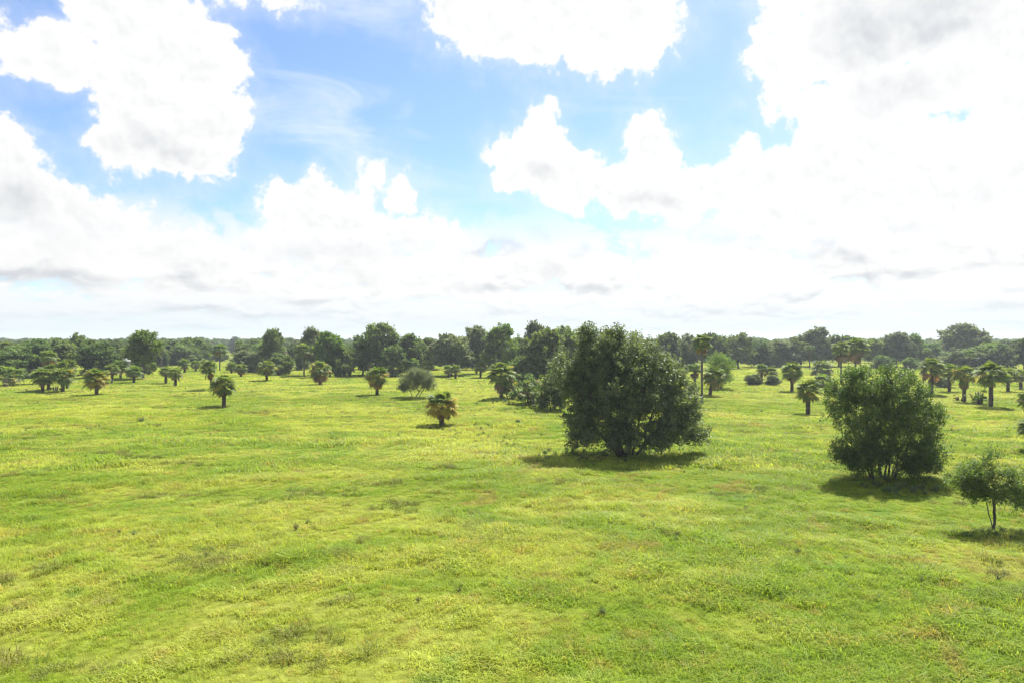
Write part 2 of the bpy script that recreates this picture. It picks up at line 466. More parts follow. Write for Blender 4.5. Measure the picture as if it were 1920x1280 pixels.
# ------------------------------------------------------------------ grass
m, nt, out = new_mat('grass_blade')
tone = grass_tone(nt, world_pos(nt))
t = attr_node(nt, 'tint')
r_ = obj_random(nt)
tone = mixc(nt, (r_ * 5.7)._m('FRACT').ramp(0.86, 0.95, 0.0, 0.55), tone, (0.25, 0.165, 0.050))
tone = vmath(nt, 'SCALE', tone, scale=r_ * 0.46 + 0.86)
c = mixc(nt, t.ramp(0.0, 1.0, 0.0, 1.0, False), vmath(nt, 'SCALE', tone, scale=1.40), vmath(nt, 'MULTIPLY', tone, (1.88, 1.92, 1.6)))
leafy(nt, out, c, vmath(nt, 'MULTIPLY', c, (1.15, 1.10, 0.7)), 0.50, 0.55, 0.25)
MAT['grass'] = m
m, nt, out = new_mat('weed_leaf')
t = attr_node(nt, 'tint')
n1 = noise(nt, world_pos(nt), 0.35, 2.0)
c = mixc(nt, t, mixc(nt, n1.ramp(0.4, 0.6), (0.060, 0.090, 0.022), (0.070, 0.120, 0.040)),
         mixc(nt, n1.ramp(0.4, 0.6), (0.165, 0.165, 0.060), (0.140, 0.200, 0.080)))
leafy(nt, out, c, vmath(nt, 'MULTIPLY', c, (1.2, 1.25, 0.7)), 0.35, 0.6, 0.25)
MAT['weed'] = m

def tuft(name, n, radius, h0, h1, width, lean, seed, mat):
    rng = np.random.default_rng(seed); g = Geo()
    for _ in range(n):
        r = radius * math.sqrt(rng.uniform()); a = rng.uniform(0, 2 * pi)
        b = np.array([r * cos(a), r * sin(a), -0.04])
        h = rng.uniform(h0, h1); az_ = rng.uniform(0, 2 * pi); k = rng.uniform(0.25, 1.0) * lean
        d = np.array([cos(az_), sin(az_), 0.0]); s = np.array([-sin(az_), cos(az_), 0.0]) * width * rng.uniform(0.6, 1.3)
        m1 = b + d * k * h * 0.30 + np.array([0, 0, h * 0.62]); tip = b + d * k * h * 0.95 + np.array([0, 0, h * (1.0 - 0.22 * k)])
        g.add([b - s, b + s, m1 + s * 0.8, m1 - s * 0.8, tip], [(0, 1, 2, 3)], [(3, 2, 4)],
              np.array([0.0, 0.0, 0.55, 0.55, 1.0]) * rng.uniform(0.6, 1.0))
    return g.mesh(name, [mat])
def scatter(name, label, cat, points, sizes, seed, variants, mat_list=None):
    """stuff: one object of points, each carrying one of the variant meshes"""
    rng = np.random.default_rng(seed)
    n = len(points)
    me = bpy.data.meshes.new(name)
    me.vertices.add(n); me.vertices.foreach_set('co', np.asarray(points, np.float32).ravel())
    for nm, ty, vals in (('turn', 'FLOAT', rng.uniform(0, 2 * pi, n)), ('size', 'FLOAT', sizes), ('pick', 'INT', None)):
        a = me.attributes.new(nm, ty, 'POINT')
        if nm == 'pick': a.data.foreach_set('value', rng.integers(0, len(variants), n).astype(np.int32))
        else: a.data.foreach_set('value', np.asarray(vals, np.float32))
    ob = link(name, me)
    ob['kind'] = 'stuff'; ob['label'] = label; ob['category'] = cat
    coll = bpy.data.collections.new(name + '_kinds')
    for k, v in enumerate(variants):
        coll.objects.link(bpy.data.objects.new('%s_kind_%02d' % (name, k), v))
    nt = bpy.data.node_groups.new(name + '_scatter', 'GeometryNodeTree')
    nt.interface.new_socket('Geometry', in_out='INPUT', socket_type='NodeSocketGeometry')
    nt.interface.new_socket('Geometry', in_out='OUTPUT', socket_type='NodeSocketGeometry')
    gi = nt.nodes.new('NodeGroupInput'); go = nt.nodes.new('NodeGroupOutput')
    iop = nt.nodes.new('GeometryNodeInstanceOnPoints')
    ci = nt.nodes.new('GeometryNodeCollectionInfo'); ci.inputs['Collection'].default_value = coll
    ci.inputs['Separate Children'].default_value = True; ci.inputs['Reset Children'].default_value = True
    def named(nm, ty):
        a = nt.nodes.new('GeometryNodeInputNamedAttribute'); a.data_type = ty; a.inputs['Name'].default_value = nm
        return [o for o in a.outputs if o.enabled and o.name == 'Attribute'][0]
    L = nt.links.new
    L(gi.outputs[0], iop.inputs['Points']); L(ci.outputs[0], iop.inputs['Instance'])
    iop.inputs['Pick Instance'].default_value = True
    L(named('pick', 'INT'), iop.inputs['Instance Index'])
    cx = nt.nodes.new('ShaderNodeCombineXYZ'); L(named('turn', 'FLOAT'), cx.inputs[2])
    er = nt.nodes.new('FunctionNodeEulerToRotation'); L(cx.outputs[0], er.inputs[0]); L(er.outputs[0], iop.inputs['Rotation'])
    L(named('size', 'FLOAT'), iop.inputs['Scale'])
    L(iop.outputs[0], go.inputs[0])
    md = ob.modifiers.new('scatter', 'NODES'); md.node_group = nt
    return ob

def wedge(y0, y1, per_m2, seed, spread=0.80, margin=7.0):
    """random spots of the pasture between two distances"""
    rng = np.random.default_rng(seed)
    w0, w1 = spread * y0 + margin, spread * y1 + margin
    area = (w0 + w1) * (y1 - y0); n = int(area * per_m2)
    y = rng.uniform(0, 1, n); y = np.sqrt(w0 * w0 + y * (w1 * w1 - w0 * w0)); w = y; y = (y - margin) / spread
    return rng.uniform(-1, 1, n) * w, y
pts = []; szs = []; kinds = []
rg = np.random.default_rng(5)
def sward(x, y):
    """height of the grass from place to place"""
    a = fbm(x / 7.0, y / 5.0, 21, 4); b = fbm(x / 1.6, y / 1.1, 33, 2)
    lump = np.clip((b - 0.60) / 0.10, 0, 1)
    return 0.55 + 0.75 * np.clip((a - 0.35) / 0.35, 0, 1) + 0.60 * lump
for name, y0, y1, dens, sd_, vs_ in (
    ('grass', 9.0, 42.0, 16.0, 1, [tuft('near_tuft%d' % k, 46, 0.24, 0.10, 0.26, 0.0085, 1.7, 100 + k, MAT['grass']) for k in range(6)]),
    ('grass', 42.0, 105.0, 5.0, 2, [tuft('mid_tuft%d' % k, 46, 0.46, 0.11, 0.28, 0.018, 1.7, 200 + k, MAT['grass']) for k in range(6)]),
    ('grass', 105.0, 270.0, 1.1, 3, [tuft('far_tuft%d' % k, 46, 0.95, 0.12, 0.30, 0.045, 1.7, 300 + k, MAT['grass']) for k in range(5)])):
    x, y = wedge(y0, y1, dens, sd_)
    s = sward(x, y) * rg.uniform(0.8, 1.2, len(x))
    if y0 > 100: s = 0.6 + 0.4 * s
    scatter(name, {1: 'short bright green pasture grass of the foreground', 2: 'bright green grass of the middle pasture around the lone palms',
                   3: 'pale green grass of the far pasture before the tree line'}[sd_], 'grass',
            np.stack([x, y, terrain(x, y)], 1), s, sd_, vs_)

# coarse tussocks, their shaded near side painted into the blade colour, in short ragged rows and clusters
m, nt, out = new_mat('shade_tinted_tussock_blade')
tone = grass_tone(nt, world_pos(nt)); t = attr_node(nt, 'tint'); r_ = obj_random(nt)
dark = mixc(nt, r_.ramp(0.35, 0.75), (0.115, 0.145, 0.022), (0.175, 0.145, 0.050))  # blade colour darkened for the shade on the clumps' near side
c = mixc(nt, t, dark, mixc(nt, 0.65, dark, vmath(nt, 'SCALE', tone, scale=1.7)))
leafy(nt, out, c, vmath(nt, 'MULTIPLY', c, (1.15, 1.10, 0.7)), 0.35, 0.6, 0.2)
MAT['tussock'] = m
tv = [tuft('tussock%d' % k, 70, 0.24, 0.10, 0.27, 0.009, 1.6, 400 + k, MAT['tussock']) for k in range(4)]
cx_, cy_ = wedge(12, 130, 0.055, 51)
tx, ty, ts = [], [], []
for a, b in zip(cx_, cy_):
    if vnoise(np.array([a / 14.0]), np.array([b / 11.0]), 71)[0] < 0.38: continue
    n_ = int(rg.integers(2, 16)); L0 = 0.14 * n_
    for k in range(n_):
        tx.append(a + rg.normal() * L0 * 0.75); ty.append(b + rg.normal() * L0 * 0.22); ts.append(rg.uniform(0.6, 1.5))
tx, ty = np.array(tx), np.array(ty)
scatter('tussocks', 'coarse tussocks of grass, coloured darker as if shaded, scattered over the pasture', 'grass', np.stack([tx, ty, terrain(tx, ty)], 1), np.array(ts), 14, tv)

# ------------------------------------------------------------------ broad-leaved trees
def grow(seed, stems, lobes, n_clumps, per_clump, clump_r, leaf, trunk_r, leaf_mat_, bark, gap=0.35, flat=0.7, aspect=0.5, twigs=6, shell=3.0, up=0.35, droop=0.0):
    """returns (trunk mesh, crown mesh): clumps of leaves on twigs, spread unevenly through the lobes,
    each clump joined to the stems by branches that thicken towards the ground"""
    rng = np.random.default_rng(seed)
    lob = np.array([l[:6] for l in lobes], float)
    w = np.array([l[3] * l[4] + l[4] * l[5] + l[3] * l[5] for l in lobes]); w = w / w.sum()
    cs = []
    off = rng.uniform(0, 50, 3)
    while len(cs) < n_clumps:
        k = rng.choice(len(lob), p=w)
        d = rng.normal(size=3); d /= np.linalg.norm(d)
        p = lob[k, :3] + d * lob[k, 3:6] * rng.uniform() ** (1.0 / shell)
        if p[2] < 0.25: continue
        g = vnoise(p[0] / (clump_r * 2.6) + off[0], (p[1] * 0.7 + p[2]) / (clump_r * 2.6) + off[1], seed)
        if g < gap * rng.uniform(0.6, 1.2): continue
        cs.append(p)
    cs = np.array(cs)
    # skeleton
    nodes = []; par = []
    for st in stems:
        prev = -1
        for q in st:
            nodes.append(np.array(q, float)); par.append(prev); prev = len(nodes) - 1
    nstem = len(nodes)
    order = np.argsort(np.linalg.norm(cs - cs.mean(0) * np.array([1, 1, 0.4]), axis=1))
    load = np.zeros(nstem + 3 * len(cs) + 5)
    for c in cs[order]:
        P_ = np.array(nodes)
        dd = np.linalg.norm(P_ - c, axis=1) + 0.5 * np.maximum(0, P_[:, 2] - c[2] + 0.2)
        j = int(np.argmin(dd))
        a = nodes[j]
        if dd[j] > clump_r * 1.6:
            mid = a * 0.5 + c * 0.5 + rng.normal(size=3) * dd[j] * 0.09 + np.array([0, 0, dd[j] * 0.07])
            nodes.append(mid); par.append(j); j = len(nodes) - 1
        nodes.append(c); par.append(j)
    cnt = np.zeros(len(nodes))
    for k in range(len(nodes) - 1, -1, -1):
        cnt[k] += 1
        if par[k] >= 0: cnt[par[k]] += cnt[k]
    top = max(cnt[k] for k in range(len(nodes)) if par[k] < 0)
    rad = trunk_r * (cnt / top) ** 0.45
    rad = np.maximum(rad, trunk_r * 0.035)
    g = Geo()
    for st_i in range(len(nodes)):
        if par[st_i] < 0: continue
        a, b = nodes[par[st_i]], nodes[st_i]
        ra, rb = min(rad[par[st_i]], rad[st_i] * 1.6), rad[st_i]
        if par[par[st_i]] < 0: ra = rad[par[st_i]] * 1.25
        g.tube([a, a * 0.5 + b * 0.5 + rng.normal(size=3) * 0.03 * np.linalg.norm(b - a), b], [ra, (ra + rb) * 0.5, rb], 6 if rb > trunk_r * 0.2 else 4, 0.5)
    trunk = g.mesh('trunk', [bark], smooth=True)
    # leaves along twigs
    L = Geo()
    cen = np.average(lob[:, :3], axis=0, weights=w)
    for c in cs:
        out_ = c - cen; out_ /= np.linalg.norm(out_) + 1e-9
        tw = rng.normal(size=(twigs, 3)) + out_ * 0.55 + np.array([0, 0, 0.25 - droop]); tw[:, 2] *= flat
        tw /= np.linalg.norm(tw, axis=1)[:, None]
        ln = clump_r * rng.uniform(0.6, 1.45, twigs)
        k = rng.integers(0, twigs, per_clump); t = rng.uniform(0.15, 1.05, per_clump) ** 0.8
        pos_ = c + tw[k] * (ln[k] * t)[:, None] + rng.normal(size=(per_clump, 3)) * clump_r * 0.16
        pos_[:, 2] -= droop * (t * ln[k]) ** 2
        tone = np.clip(rng.uniform(-0.35, 0.8) + rng.uniform(0, 0.5, per_clump), 0, 1)
        keep = pos_[:, 2] > 0.05
        L.leaves(pos_[keep], leaf, rng, up, aspect, tw[k][keep], tone[keep])
    return trunk, L.mesh('crown', [leaf_mat_])

def tree(name, label, cat, loc, trunk, crown, scale=(1, 1, 1), rz=0.0, group=None, bark=None, leafm=None):
    t = thing(name, label, cat, loc, rz, group)
    t.scale = scale
    for nm, me, mt in (('trunk', trunk, bark), ('crown', crown, leafm)):
        o = link(nm, me, t)
        if mt is not None:
            o.material_slots[0].link = 'OBJECT'; o.material_slots[0].material = mt
    return t

def stem_line(x, y, lean, h, n=4, rng=None, wob=0.08):
    return [(x + lean[0] * k / n + (rng.normal() * wob if k else 0), y + lean[1] * k / n + (rng.normal() * wob if k else 0), -0.15 + h * k / n) for k in range(n + 1)]

# the big spreading oak
rng = np.random.default_rng(40)
X, Y = spot(1178, 850)
lobes = [(-2.2, 0.3, 7.3, 1.9, 1.8, 1.5), (0.2, -0.2, 7.0, 2.2, 2.2, 1.5), (2.4, 0.2, 5.5, 1.6, 2.0, 1.7), (3.6, -0.4, 3.5, 1.4, 1.8, 1.7),
         (4.7, -0.3, 1.45, 1.0, 0.9, 0.55), (-4.1, 0.4, 5.6, 1.4, 1.8, 1.8), (-3.4, -0.4, 2.9, 1.1, 1.6, 1.5), (-3.5, -0.6, 1.15, 0.9, 1.1, 0.5),
         (0.0, -1.6, 4.4, 2.8, 1.9, 2.2), (0.2, 2.2, 4.6, 2.9, 1.7, 2.2), (0.8, -2.2, 1.6, 2.6, 1.2, 0.8), (-1.6, -1.8, 1.8, 1.8, 1.2, 0.9),
         (-2.9, 0.0, 8.6, 0.5, 0.5, 0.5), (-1.0, 0.0, 8.35, 0.7, 0.7, 0.5), (-2.6, 0.0, 4.4, 1.7, 1.7, 1.7), (-2.2, -0.6, 5.9, 1.6, 1.5, 1.4), (-3.0, 0.2, 6.9, 1.3, 1.4, 1.2), (2.2, -1.8, 2.7, 1.8, 1.2, 1.2)]
stems = [stem_line(-0.35, 0.0, (-1.6, 0.3), 5.2, 5, rng), stem_line(0.25, -0.1, (0.9, -0.3), 5.4, 5, rng), stem_line(0.0, 0.25, (0.2, 0.9), 5.0, 5, rng),
         stem_line(0.5, 0.15, (2.6, 0.0), 3.2, 4, rng), stem_line(-0.55, -0.1, (-2.6, -0.4), 3.0, 4, rng)]
tr, cr = grow(41, stems, lobes, 1400, 86, 0.56, 0.16, 0.26, MAT['oak'], MAT['bark'], gap=0.36, flat=0.85, aspect=0.55, twigs=7)
tree('oak_tree', 'biggest dark green spreading oak in the pasture, leafy almost to the ground', 'tree', (X, Y, ground_z(X, Y)), tr, cr)

# the many-stemmed tree right of it
X, Y = spot(1655, 897)
lobes = [(-1.0, 0.2, 5.4, 1.7, 1.6, 1.1), (1.0, 0.0, 5.2, 1.5, 1.6, 1.1), (-2.3, 0.2, 4.3, 1.1, 1.3, 1.2), (0.0, -0.9, 3.5, 2.3, 1.3, 1.7), (0.0, 1.1, 3.6, 2.3, 1.3, 1.7),
         (2.3, -0.1, 3.2, 1.0, 1.4, 1.5), (2.5, -0.3, 1.6, 0.9, 1.0, 0.7), (-2.0, -0.3, 1.8, 1.2, 1.1, 0.7), (-2.7, -0.4, 1.6, 0.6, 0.6, 0.25), (0.3, -1.2, 1.75, 1.9, 0.9, 0.75), (-1.4, -1.0, 1.4, 1.2, 0.9, 0.75), (1.6, -0.9, 1.3, 1.2, 0.9, 0.75), (0.1, 1.3, 1.5, 1.8, 0.8, 0.8), (-1.5, -0.8, 0.95, 0.9, 0.7, 0.45), (1.6, -0.7, 0.9, 0.9, 0.7, 0.45), (0.1, -1.3, 1.05, 1.3, 0.5, 0.5),
         (0.3, 0.0, 6.25, 0.5, 0.5, 0.4), (-1.6, 0.0, 6.1, 0.5, 0.5, 0.4)]
stems = []
for k in range(14):
    a = k / 14.0 * 2 * pi + rng.uniform(-0.3, 0.3); r_ = rng.uniform(0.25, 0.9)
    stems.append(stem_line(cos(a) * r_ * 1.1, sin(a) * r_ * 0.7, (cos(a) * 1.3 + rng.normal() * 0.2, sin(a) * 1.1), rng.uniform(3.2, 4.4), 5, rng, 0.05))
tr, cr = grow(52, stems, lobes, 980, 85, 0.42, 0.125, 0.075, MAT['willow'], MAT['bark'], gap=0.32, flat=1.0, aspect=0.42, twigs=7)
tree('many_stemmed_tree', 'bushy mid green tree on a cluster of thin stems, second largest in the pasture', 'tree', (X, Y, ground_z(X, Y)), tr, cr)

# the small tree at the right edge
X, Y = spot(1863, 990)
lobes = [(-0.35, 0.0, 2.45, 1.0, 0.9, 0.55), (-1.25, 0.1, 2.2, 0.6, 0.6, 0.42), (0.85, 0.0, 2.35, 0.9, 0.9, 0.6), (0.3, -0.1, 1.65, 0.9, 0.7, 0.3), (1.35, 0.0, 1.4, 0.55, 0.6, 0.4),
         (-0.9, -0.2, 1.75, 0.5, 0.5, 0.25), (0.1, 0.0, 3.05, 0.8, 0.7, 0.35), (0.0, 0.0, 2.3, 1.2, 1.0, 0.6), (0.5, 0.0, 2.75, 0.8, 0.8, 0.4)]
stems = [stem_line(0.04, 0.0, (-0.04, 0.0), 2.0, 6, rng, 0.02), [(-0.03, 0.03, -0.1), (-0.10, 0.03, 0.5), (-0.24, 0.04, 1.1), (-0.55, 0.05, 1.9)],
         [(0.02, 0.0, 1.05), (0.30, 0.0, 1.5), (0.70, 0.0, 1.95), (0.95, 0.0, 2.3)]]
tr, cr = grow(63, stems, lobes, 330, 66, 0.34, 0.088, 0.055, MAT['sapling'], MAT['bark'], gap=0.25, flat=0.6, aspect=0.42, twigs=6)
tree('small_tree', 'small airy tree with slender forked trunk at the right edge of the pasture', 'tree', (X, Y, ground_z(X, Y)), tr, cr)

# the silvery leaning bush behind the lone yellow palm
X, Y = spot(777, 746)
lobes = [(-0.6, 0, 2.3, 1.5, 1.5, 1.2), (1.2, 0, 2.6, 1.5, 1.5, 1.3), (0.4, 0, 3.3, 1.5, 1.4, 0.8), (-1.5, -0.2, 1.5, 0.8, 1.0, 0.6), (2.1, 0, 1.9, 0.9, 1.0, 0.7)]
stems = [stem_line(0, 0, (1.5, 0), 2.2, 4, rng, 0.05), stem_line(-0.15, 0, (-0.7, 0), 1.9, 4, rng, 0.05), stem_line(0.5, 0, (1.0, 0.2), 1.8, 4, rng, 0.05)]
tr, cr = grow(74, stems, lobes, 400, 75, 0.45, 0.14, 0.07, MAT['far_grey'], MAT['bark'], gap=0.28, flat=1.0, aspect=0.3, twigs=7)
tree('grey_bush', 'silvery grey-green bush with leaning stems right behind the palm with yellow fronds', 'bush', (X, Y, ground_z(X, Y)), tr, cr)

# trees of the wood: a few kinds, unit size 10 m high, 10 m wide, copied with their own proportions
def lobes_round(rng, n, r0, z0, z1, flat=0.8):
    out_ = []
    for k in range(n):
        a = k * 2.4 + rng.uniform(-0.4, 0.4); t = (k + 0.5) / n
        z = z0 + (z1 - z0) * t; R = r0 * math.sqrt(max(0.08, 1 - (2 * t - 0.85) ** 2 * 0.85)); rr = R * rng.uniform(0.35, 0.75)
        out_.append((cos(a) * rr, sin(a) * rr, z, rng.uniform(0.34, 0.5) * r0, rng.uniform(0.34, 0.5) * r0, rng.uniform(0.26, 0.38) * r0 * flat))
    return out_
KIND = {}
for kind, variants in (('oak', 4), ('tall', 3), ('bush', 3), ('feather', 2)):
    KIND[kind] = []
    for v in range(variants):
        rg2 = np.random.default_rng(900 + 17 * v + len(kind))
        if kind == 'oak':
            lb = lobes_round(rg2, 13, 4.6, 2.8, 9.0); st = [stem_line(0, 0, (rg2.normal() * 0.5, rg2.normal() * 0.5), 5.0, 4, rg2, 0.15)]
            a = grow(910 + v, st, lb, 330, 42, 0.80, 0.46, 0.30, MAT['far_oak'], MAT['bark'], gap=0.40, flat=0.75, aspect=0.65)
        elif kind == 'tall':
            lb = lobes_round(rg2, 14, 4.3, 3.8, 9.1, 0.7); st = [stem_line(0, 0, (rg2.normal() * 0.5, rg2.normal() * 0.5), 7.2, 5, rg2, 0.2)]
            a = grow(930 + v, st, lb, 290, 42, 0.75, 0.44, 0.26, MAT['far_oak'], MAT['bark'], gap=0.44, flat=0.6, aspect=0.6)
        elif kind == 'bush':
            lb = lobes_round(rg2, 12, 4.7, 1.2, 8.6, 1.0); st = [stem_line(dx_, dy_, (dx_ * 2, dy_ * 2), 4.0, 3, rg2, 0.1) for dx_, dy_ in ((0.5, 0), (-0.4, 0.3), (0, -0.5))]
            a = grow(950 + v, st, lb, 330, 42, 0.85, 0.46, 0.2, MAT['far_oak'], MAT['bark'], gap=0.32, flat=0.9, aspect=0.6)
        else:
            lb = lobes_round(rg2, 11, 4.6, 3.0, 8.8, 1.0); st = [stem_line(dx_, dy_, (dx_ * 4, dy_ * 4), 5.0, 4, rg2, 0.1) for dx_, dy_ in ((0.4, 0), (-0.4, 0.2), (0, -0.4))]
            a = grow(970 + v, st, lb, 220, 44, 1.1, 0.42, 0.2, MAT['far_light'], MAT['bark'], gap=0.5, flat=1.1, aspect=0.3)
        KIND[kind].append(a)

# ------------------------------------------------------------------ cabbage palms
def frond(g, rng, elev, reach, origin=(0, 0, 0), azim=0.0, fold=0.0, n=22, tone=0.5, width=0.066, stalk=0.54):
    """one fan leaf: arching stalk and a fan of narrow drooping leaflets"""
    ce, se = cos(elev), sin(elev); ca, sa = cos(azim), sin(azim)
    def place(p):
        p = np.asarray(p, float).reshape(-1, 3)
        q = np.stack([p[:, 0] * ca - p[:, 1] * sa, p[:, 0] * sa + p[:, 1] * ca, p[:, 2]], 1)
        return q * reach + np.asarray(origin)
    s = stalk
    sag = 0.10 if elev > -0.5 else 0.02
    hub = np.array([ce * s, 0, se * s - sag * s])
    md = np.array([ce * s * 0.5, 0, se * s * 0.5])
    wv = 0.012
    g.add(place([[0, -wv * 1.6, 0], [0, wv * 1.6, 0], md + [0, wv, 0], md - [0, wv, 0], hub + [0, wv, 0], hub - [0, wv, 0]]),
          [(0, 1, 2, 3), (3, 2, 4, 5)], None, tone * 0.6 + 0.3)
    ax = np.array([ce, 0, se - 0.25 * max(ce, 0.2)]); ax /= np.linalg.norm(ax)
    side = np.array([0, 1.0, 0]); nrm = np.cross(ax, side)
    V = []; F4 = []; F3 = []; T = []
    span = radians(128) * (1 - fold * 0.72)
    for k in range(n):
        a = -span + 2 * span * (k + rng.uniform(-0.25, 0.25)) / (n - 1)
        ln = (0.52 - 0.16 * abs(a / span) ** 2) * rng.uniform(0.85, 1.1)
        d = ax * cos(a) + side * sin(a) - nrm * (0.30 - 0.35 * abs(sin(a))) * (1 - fold)
        d[2] -= 0.10; d /= np.linalg.norm(d)
        sd_ = np.cross(d, nrm); sd_ /= np.linalg.norm(sd_) + 1e-9
        wl = width * rng.uniform(0.7, 1.15)
        dr = rng.uniform(0.18, 0.50)
        p1 = hub + d * ln * 0.52 + np.array([0, 0, -dr * 0.16]) * ln
        p2 = hub + d * ln * 0.92 + np.array([0, 0, -dr * 0.95]) * ln
        b = len(V)
        V += [hub - sd_ * wl * 0.18, hub + sd_ * wl * 0.18, p1 + sd_ * wl * 0.55, p1 - sd_ * wl * 0.55, p2]
        F4.append((b, b + 1, b + 2, b + 3)); F3.append((b + 3, b + 2, b + 4))
        tt = np.clip(tone + rng.normal() * 0.18, 0, 1); T += [tt * 0.8, tt * 0.8, tt, tt, min(1, tt + 0.15)]
    g.add(place(V), F4, F3, T)
FROND = {}
for cls, (e0, e1, fold) in {'spear': (66, 86, 0.45), 'high': (38, 58, 0.1), 'mid': (10, 32, 0.0), 'low': (-16, 3, 0.05), 'hang': (-66, -40, 0.45), 'limp': (-86, -74, 0.8)}.items():
    FROND[cls] = []
    for v in range(4):
        rg3 = np.random.default_rng(700 + v * 13 + sum(map(ord, cls)))
        g = Geo(); frond(g, rg3, radians(e0 + (e1 - e0) * (v + 0.5) / 4), 1.0, fold=fold, tone=rg3.uniform(0.35, 0.65))
        FROND[cls].append(g.mesh('frond', [MAT['frond']]))
def palm_plan(rng, lush=1.0, dead=8, yellow=0.1, skirt=1.0):
    """(class, azimuth, length factor, material) for every frond of one crown"""
    plan = []; k = 0
    for cls, n, ln in (('spear', 8, 0.98), ('high', 16, 1.04), ('mid', 14, 1.0), ('low', 11, 0.92)):
        for i_ in range(max(2, int(n * lush))):
            k += 1
            mt = 'frond'
            if rng.uniform() < 0.40: mt = 'light_frond'
            if rng.uniform() < yellow * {'mid': 1.2, 'low': 1.0, 'high': 0.3}.get(cls, 0.0): mt = 'yellow_frond'
            plan.append((cls, k * 2.39996 + rng.uniform(-0.25, 0.25), ln * rng.uniform(0.86, 1.1), mt))
    for i_ in range(int(dead)):
        k += 1
        cls = 'low' if rng.uniform() < 0.25 else ('hang' if rng.uniform() < 0.75 else 'limp')
        plan.append((cls, k * 2.39996 + rng.uniform(-0.3, 0.3), rng.uniform(0.8, 1.05) * skirt, 'rust_frond' if rng.uniform() < 0.12 else 'dead_frond'))
    return plan
def palm_trunk(rng, h, r, lean, boots=True):
    g = Geo()
    n = 9
    t = np.linspace(0, 1, n)
    pts = np.stack([lean[0] * t ** 1.4, lean[1] * t ** 1.4, -0.25 + (h + 0.25) * t], 1)
    rad = r * (1.0 + 0.30 * np.exp(-t * 9) - 0.06 * t + rng.uniform(-0.05, 0.05, n))
    g.tube(pts, rad, 10, 0.5)
    if boots:
        nb = int(h * 26)
        for k in range(nb):
            f = (k + 0.5) / nb
            c = np.array([np.interp(f, t, pts[:, i_]) for i_ in range(3)]); a = k * 2.39996
            d = np.array([cos(a), sin(a), 0]); s = np.array([-sin(a), cos(a), 0])
            w_ = r * 0.34; o = c + d * r * 0.90; ln = rng.uniform(0.14, 0.26)
            tip = o + d * r * rng.uniform(0.25, 0.55) + np.array([0, 0, ln])
            g.add([o - s * w_, o + s * w_, tip + s * w_ * 0.5, tip - s * w_ * 0.5, o - d * 0.05 + np.array([0, 0, ln * 0.6])],
                  [(0, 1, 2, 3)], [(0, 3, 4), (1, 4, 2), (3, 2, 4)], rng.uniform(0.2, 0.9))
    return g.mesh('trunk', [MAT['palm_bark'] if boots else MAT['pale_bark']], smooth=not boots), pts[-1]
def set_mat(o, name):
    o.material_slots[0].link = 'OBJECT'; o.material_slots[0].material = MAT[name]
TWO_PI = 2 * pi
def near_palm(label, px, base, top, width, bottom, seed, yellow=0.1, dead=10, lean=0.0, slim=False, lush=1.0, rust=False, group=None):
    rng = np.random.default_rng(seed)
    X, Y = spot(px, base); m_ = Y / 1280.0
    H = (base - top) * m_; R = width * m_ * 0.51
    z0 = max(0.5, H - 0.98 * R)
    t = thing('cabbage_palm', label, 'palm', (X, Y, ground_z(X, Y)), 0.0, group)
    me, tip = palm_trunk(rng, z0, (0.15 if slim else 0.20) * (0.9 + 0.1 * R), (lean, rng.uniform(-0.1, 0.1)), not slim)
    link('trunk', me, t)
    low = max(0.3, (bottom - top) * m_ - 0.92 * R)
    for cls, a, ln, mt in palm_plan(rng, lush, dead, yellow, min(1.15, max(0.80 if rust else 0.6, low / (0.85 * R)))):
        if rust and mt == 'dead_frond' and rng.uniform() < 0.8: mt = 'rust_frond'
        o = link('dead_frond' if mt in ('dead_frond', 'rust_frond') else 'frond', FROND[cls][rng.integers(0, 4)], t)
        o.location = tip + np.array([cos(a), sin(a), 0]) * 0.10 + np.array([0, 0, {'spear': 0.1, 'high': 0.06, 'mid': 0.0, 'low': -0.08}.get(cls, -0.2)])
        o.rotation_euler = (rng.uniform(-0.22, 0.22), rng.uniform(-0.2, 0.2), a)
        s = R * ln; o.scale = (s, s * rng.uniform(0.9, 1.1), s)
        set_mat(o, mt)
    return t
# far palms: whole crowns and skirts as one mesh each, four variants
CROWN = []
for v in range(5):
    rg4 = np.random.default_rng(1200 + v)
    gl = Geo(); gd = Geo()
    for cls, a, ln, mt in palm_plan(rg4, 0.85, 10, 0.0):
        e = {'spear': (66, 86), 'high': (38, 58), 'mid': (10, 32), 'low': (-16, 3), 'hang': (-66, -40), 'limp': (-86, -74)}[cls]
        dead_ = mt in ('dead_frond', 'rust_frond')
        frond(gd if dead_ else gl, rg4, radians(rg4.uniform(*e)), ln, (cos(a) * 0.05, sin(a) * 0.05, -0.1 if dead_ else 0.0), a,
              0.4 if dead_ else 0.05, 15, rg4.uniform(0.3, 0.75), 0.075)
    CROWN.append((gl.mesh('crown', [MAT['frond']]), gd.mesh('skirt', [MAT['dead_frond']])))
SLIM = [palm_trunk(np.random.default_rng(60 + v), 1.0, 1.0, (0.04 * v, 0.0), False)[0] for v in range(2)]
STOUT = []
for v in range(3):
    STOUT.append(palm_trunk(np.random.default_rng(80 + v), 2.0, 0.2, (0.0, 0.0), True)[0])
